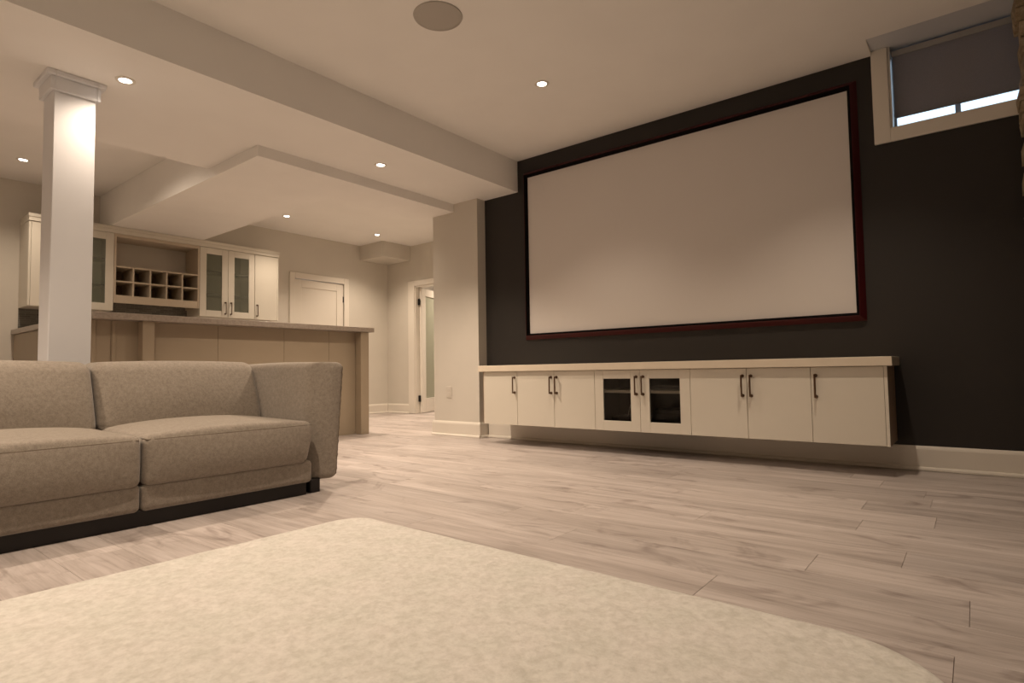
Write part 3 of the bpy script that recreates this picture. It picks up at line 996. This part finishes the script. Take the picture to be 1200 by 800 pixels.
def media_unit(name, i, n, label, sides, glassed=False):
    x0, x1 = MX0 + i * MW, MX0 + (i + n) * MW
    t = thing(name, ((x0 + x1) / 2, (MY + YW) / 2, MZ0), label, 'cabinet', GRP)
    shell_y(x0 + 0.0005, x1 - 0.0005, MZ0, MZ1 - 0.001, 'unlit_inside' if glassed else 'cream_matt', t, 'unlit_inside')
    for k, sd in enumerate(sides):
        if not glassed:
            slab_door(i + k, sd, t)
            continue
        a, b = MX0 + (i + k) * MW + 0.0012, MX0 + (i + k + 1) * MW - 0.0012
        s, zt_, zb_ = 0.075, 0.578, 0.257
        mb = MB()
        for q in ((a, a + s, MZ0, MZ1 - 0.003), (b - s, b, MZ0, MZ1 - 0.003), (a + s, b - s, MZ0, zb_), (a + s, b - s, zt_, MZ1 - 0.003)):
            mb.cbox(q[0], q[1], MY, MY + 0.019, q[2], q[3], 0.0015)
        d = mb.build('door', 'cream', t)
        MB().box(a + s, b - s, MY + 0.010, MY + 0.014, zb_, zt_).build('pane', 'smoked', d)
        media_handle(b - 0.026 if sd > 0 else a + 0.026, d)
    return t
u = media_unit('media_cabinet', 0, 1, 'single door floating cabinet at the beige pier end of the row', [1])
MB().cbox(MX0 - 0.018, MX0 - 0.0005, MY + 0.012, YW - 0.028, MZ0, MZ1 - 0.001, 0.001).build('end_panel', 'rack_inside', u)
media_unit('media_cabinet', 1, 2, 'two door floating cabinet between the pier end cabinet and the glass doors', [1, -1])
g = media_unit('media_cabinet', 3, 2, 'floating cabinet with two glass doors holding audio equipment', [1, -1], True)
MB().cbox(MX0 + 3 * MW + 0.018, MX0 + 5 * MW - 0.018, MY + 0.024, YW - 0.04, 0.468, 0.490, 0.001).build('shelf', 'cream_matt', g)
media_unit('media_cabinet', 5, 2, 'two door floating cabinet between the glass doors and the far end cabinet', [1, -1])
u = media_unit('media_cabinet', 7, 1, 'single door floating cabinet at the window end of the row', [-1])
xe = MX0 + 8 * MW
MB().cbox(xe + 0.0005, xe + 0.018, MY, MY + 0.02, MZ0 - 0.002, MZ1 - 0.001, 0.001).build('filler', 'cream', u)
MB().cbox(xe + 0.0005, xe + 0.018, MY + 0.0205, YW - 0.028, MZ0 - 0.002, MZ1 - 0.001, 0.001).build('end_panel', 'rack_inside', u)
tag(MB().cbox(-3.556, -0.375, MY - 0.024, YW - 0.001, MZ1, 0.700, 0.002).build('worktop', 'worktop'), 'thick cream worktop lying across the floating cabinets', 'worktop')
# equipment behind the glass
def av_box(label, x0, x1, z0, h, y0):
    t = thing('audio_receiver', ((x0 + x1) / 2, y0 + 0.13, z0), label, 'receiver')
    MB().cbox(x0, x1, y0, y0 + 0.235, z0 + 0.008, z0 + h, 0.003).build('case', 'black_plastic', t)
    MB().cbox(x0 + 0.03, x1 - 0.10, y0 - 0.003, y0 - 0.0002, z0 + h * 0.55, z0 + h * 0.8, 0.001).build('display', 'black_metal', t)
    k = MB().lathe([(0.001, 0.0), (0.016, 0.001), (0.018, 0.014)], 0, 0, 16).build('dial', 'grey_plastic', t)
    k.rotation_euler = (math.radians(90), 0, 0)
    k.location = tuple(np.array((x1 - 0.05, y0 - 0.001, z0 + h * 0.6)) - WORLD[t.name])
    for fx in (x0 + 0.03, x1 - 0.03):
        MB().cbox(fx - 0.012, fx + 0.012, y0 + 0.02, y0 + 0.05, z0, z0 + 0.0085, 0.001).build('foot', 'grey_plastic', t)
GX = MX0 + 4 * MW
av_box('black audio receiver behind the right glass door on the cabinet floor', GX + 0.045, GX + 0.36, MZ0 + 0.0165, 0.15, MY + 0.10)
av_box('slim black media box behind the left glass door on the cabinet floor', GX - 0.30, GX - 0.03, MZ0 + 0.0165, 0.085, MY + 0.11)
tag(MB().tube([(GX - 0.17, MY + 0.12, MZ0 + 0.104), (GX - 0.15, MY + 0.10, 0.30), (GX - 0.13, MY + 0.09, 0.36), (GX - 0.11, MY + 0.13, 0.43), (GX - 0.12, MY + 0.25, 0.463)], 0.004, 6).build('audio_cable', 'grey_plastic'), 'thin grey cable hanging behind the left glass door', 'cable')

# ------------------------------------------------------------------ projection screen
scr = thing('projection_screen', (-1.92, YW, 0.94), 'large white projection screen in a dark red frame on charcoal wall', 'screen')
SX0, SX1, SZ0, SZ1 = -3.263, -0.594, 0.995, 2.482
MB().box(SX0 - 0.012, SX1 + 0.012, YW - 0.014, YW - 0.010, SZ0 - 0.012, SZ1 + 0.012).build('screen_cloth', 'screen', scr)
def frame_bars(prof):
    """four mitred bars; profile of (distance out from the picture edge, distance off the wall)"""
    out = []
    cs = [(SX0, SZ0, -1, -1), (SX1, SZ0, 1, -1), (SX1, SZ1, 1, 1), (SX0, SZ1, -1, 1)]
    for i in range(4):
        a, b = cs[i], cs[(i + 1) % 4]
        n = len(prof)
        v = [(a[0] + a[2] * d, YW - o, a[1] + a[3] * d) for d, o in prof] + [(b[0] + b[2] * d, YW - o, b[1] + b[3] * d) for d, o in prof]
        f = [(k, (k + 1) % n, n + (k + 1) % n, n + k) for k in range(n)] + [tuple(reversed(range(n))), tuple(range(n, 2 * n))]
        mb = MB().add(v, f)
        out.append(mb)
    return out
for mb in frame_bars([(0.0, 0.008), (0.0, 0.018), (0.012, 0.046), (0.020, 0.050), (0.020, 0.008)]):
    mb.build('inner_lip', 'velvet', scr)
for mb in frame_bars([(0.020, 0.001), (0.020, 0.050), (0.025, 0.048), (0.055, 0.008), (0.055, 0.001)]):
    mb.build('frame_bar', 'red', scr)
for o in scr.children:
    bm = bmesh.new()
    bm.from_mesh(o.data)
    bmesh.ops.recalc_face_normals(bm, faces=bm.faces)
    bm.to_mesh(o.data)
    bm.free()

# ------------------------------------------------------------------ wall outlet on the pier
ot = thing('wall_outlet', (-4.231, YP, 0.395), 'small beige wall outlet low on the pier beside the cabinets', 'outlet')
MB().cbox(-4.268, -4.194, YP - 0.006, YP - 0.0003, 0.385, 0.500, 0.003).build('cover_plate', 'plate', ot)
for zz in (0.412, 0.455):
    MB().cbox(-4.249, -4.213, YP - 0.008, YP - 0.0055, zz - 0.002, zz + 0.028, 0.002).build('socket', 'plate', ot)

# ------------------------------------------------------------------ ceiling speaker
spk = thing('ceiling_speaker', (-2.312, 2.28, Z1 - 0.008), 'round grey speaker grille set in the white ceiling', 'speaker')
smooth_edges(MB().lathe([(0.001, Z1 - 0.009), (0.11, Z1 - 0.0085), (0.128, Z1 - 0.006), (0.129, Z1 - 0.0005)], -2.312, 2.28, 56).build('grille', 'speaker', spk))
smooth_edges(MB().lathe([(0.129, Z1 - 0.007), (0.137, Z1 - 0.0065), (0.140, Z1 - 0.0005), (0.129, Z1 - 0.0005)], -2.312, 2.28, 56).build('rim', 'speaker', spk))

# ------------------------------------------------------------------ recessed downlights
def downlight(x, y, z, label, power=1.0, tilt=0.0, beam=126):
    t = thing('recessed_downlight', (x, y, z), label, 'downlight', 'recessed downlights')
    global DL
    if DL is None:
        ring = smooth_edges(MB().lathe([(0.032, -0.001), (0.034, -0.005), (0.048, -0.006), (0.052, -0.003), (0.052, -0.0003)], 0, 0, 32).build('trim_ring', 'trim'))
        lens = smooth_edges(MB().lathe([(0.0005, -0.0035), (0.024, -0.003), (0.032, -0.0012)], 0, 0, 28).build('lens', 'lamp'))
        DL = (ring, lens)
        for o in DL:
            off = np.array(o.location)
            place(o, np.array((x, y, z)) + off, t)
            o['off'] = tuple(off)
    else:
        for o in DL:
            c = copy_part(o, np.array((x, y, z)) + np.array(o['off'][:]), t)
    ld = bpy.data.lights.new('lamp', 'SPOT')
    ld.energy = LAMP_W * power
    ld.color = LAMP_COLOR
    ld.spot_size = math.radians(beam)
    ld.spot_blend = 1.0
    ld.shadow_soft_size = 0.025
    lo = bpy.data.objects.new('lamp', ld)
    col.objects.link(lo)
    place(lo, (x, y, z - 0.04), t)
    lo.rotation_euler = (0, -math.radians(tilt), 0)
    return t
DL = None
for (x, y, z, lab, p, *tl) in (
    (-3.798, 1.206, Z2, 'bright recessed downlight in the dropped beam next to the column cap', 0.21, 4, 160),
    (-3.789, 3.057, Z2, 'bright recessed downlight in the dropped beam near the soffit step', 1.42, 0, 120),
    (-6.824, 1.353, Z1, 'bright recessed downlight in the raised ceiling beyond the column', 0.28),
    (-6.820, 3.992, Z1, 'bright recessed downlight in the hall ceiling above the end of the bar cabinets', 0.62, 12),
    (-6.790, 5.409, Z1, 'bright recessed downlight in the hall ceiling by the corner bulkhead', 0.78),
    (-2.315, 3.301, Z1, 'bright recessed downlight in the main ceiling in front of the screen', 0.52, 0, 104),
    (-0.60, 3.30, Z1, 'recessed downlight in the main ceiling in front of the window', 0.62, 0, 104),
    (-2.315, 0.90, Z1, 'recessed downlight in the main ceiling above the rug and sofa', 1.08),
    (-0.60, 0.90, Z1, 'recessed downlight in the main ceiling above the middle of the rug', 0.6),
    (-2.315, -1.40, Z1, 'recessed downlight in the main ceiling by the rear wall', 0.8),
    (-3.80, -0.65, Z2, 'recessed downlight in the dropped beam by the rear wall', 1.4),
    (-5.45, 3.99, Z1, 'recessed downlight in the hall ceiling above the end of the bar', 1.05),
    (-5.45, 5.41, Z1, 'recessed downlight in the hall ceiling before the glazed door', 0.75),
    (-5.45, 1.35, Z1, 'added unseen downlight in the raised ceiling above the corner of the bar', 0.55, 0, 160),  # unseen lamp added to brighten the bulkhead face
    (-6.82, -0.60, Z1, 'recessed downlight in the raised ceiling by the rear wall', 0.5),
    (-6.6, 7.3, Z1, 'recessed downlight in the room behind the glazed door', 1.2),
):
    downlight(x, y, z, lab, p, *tl)
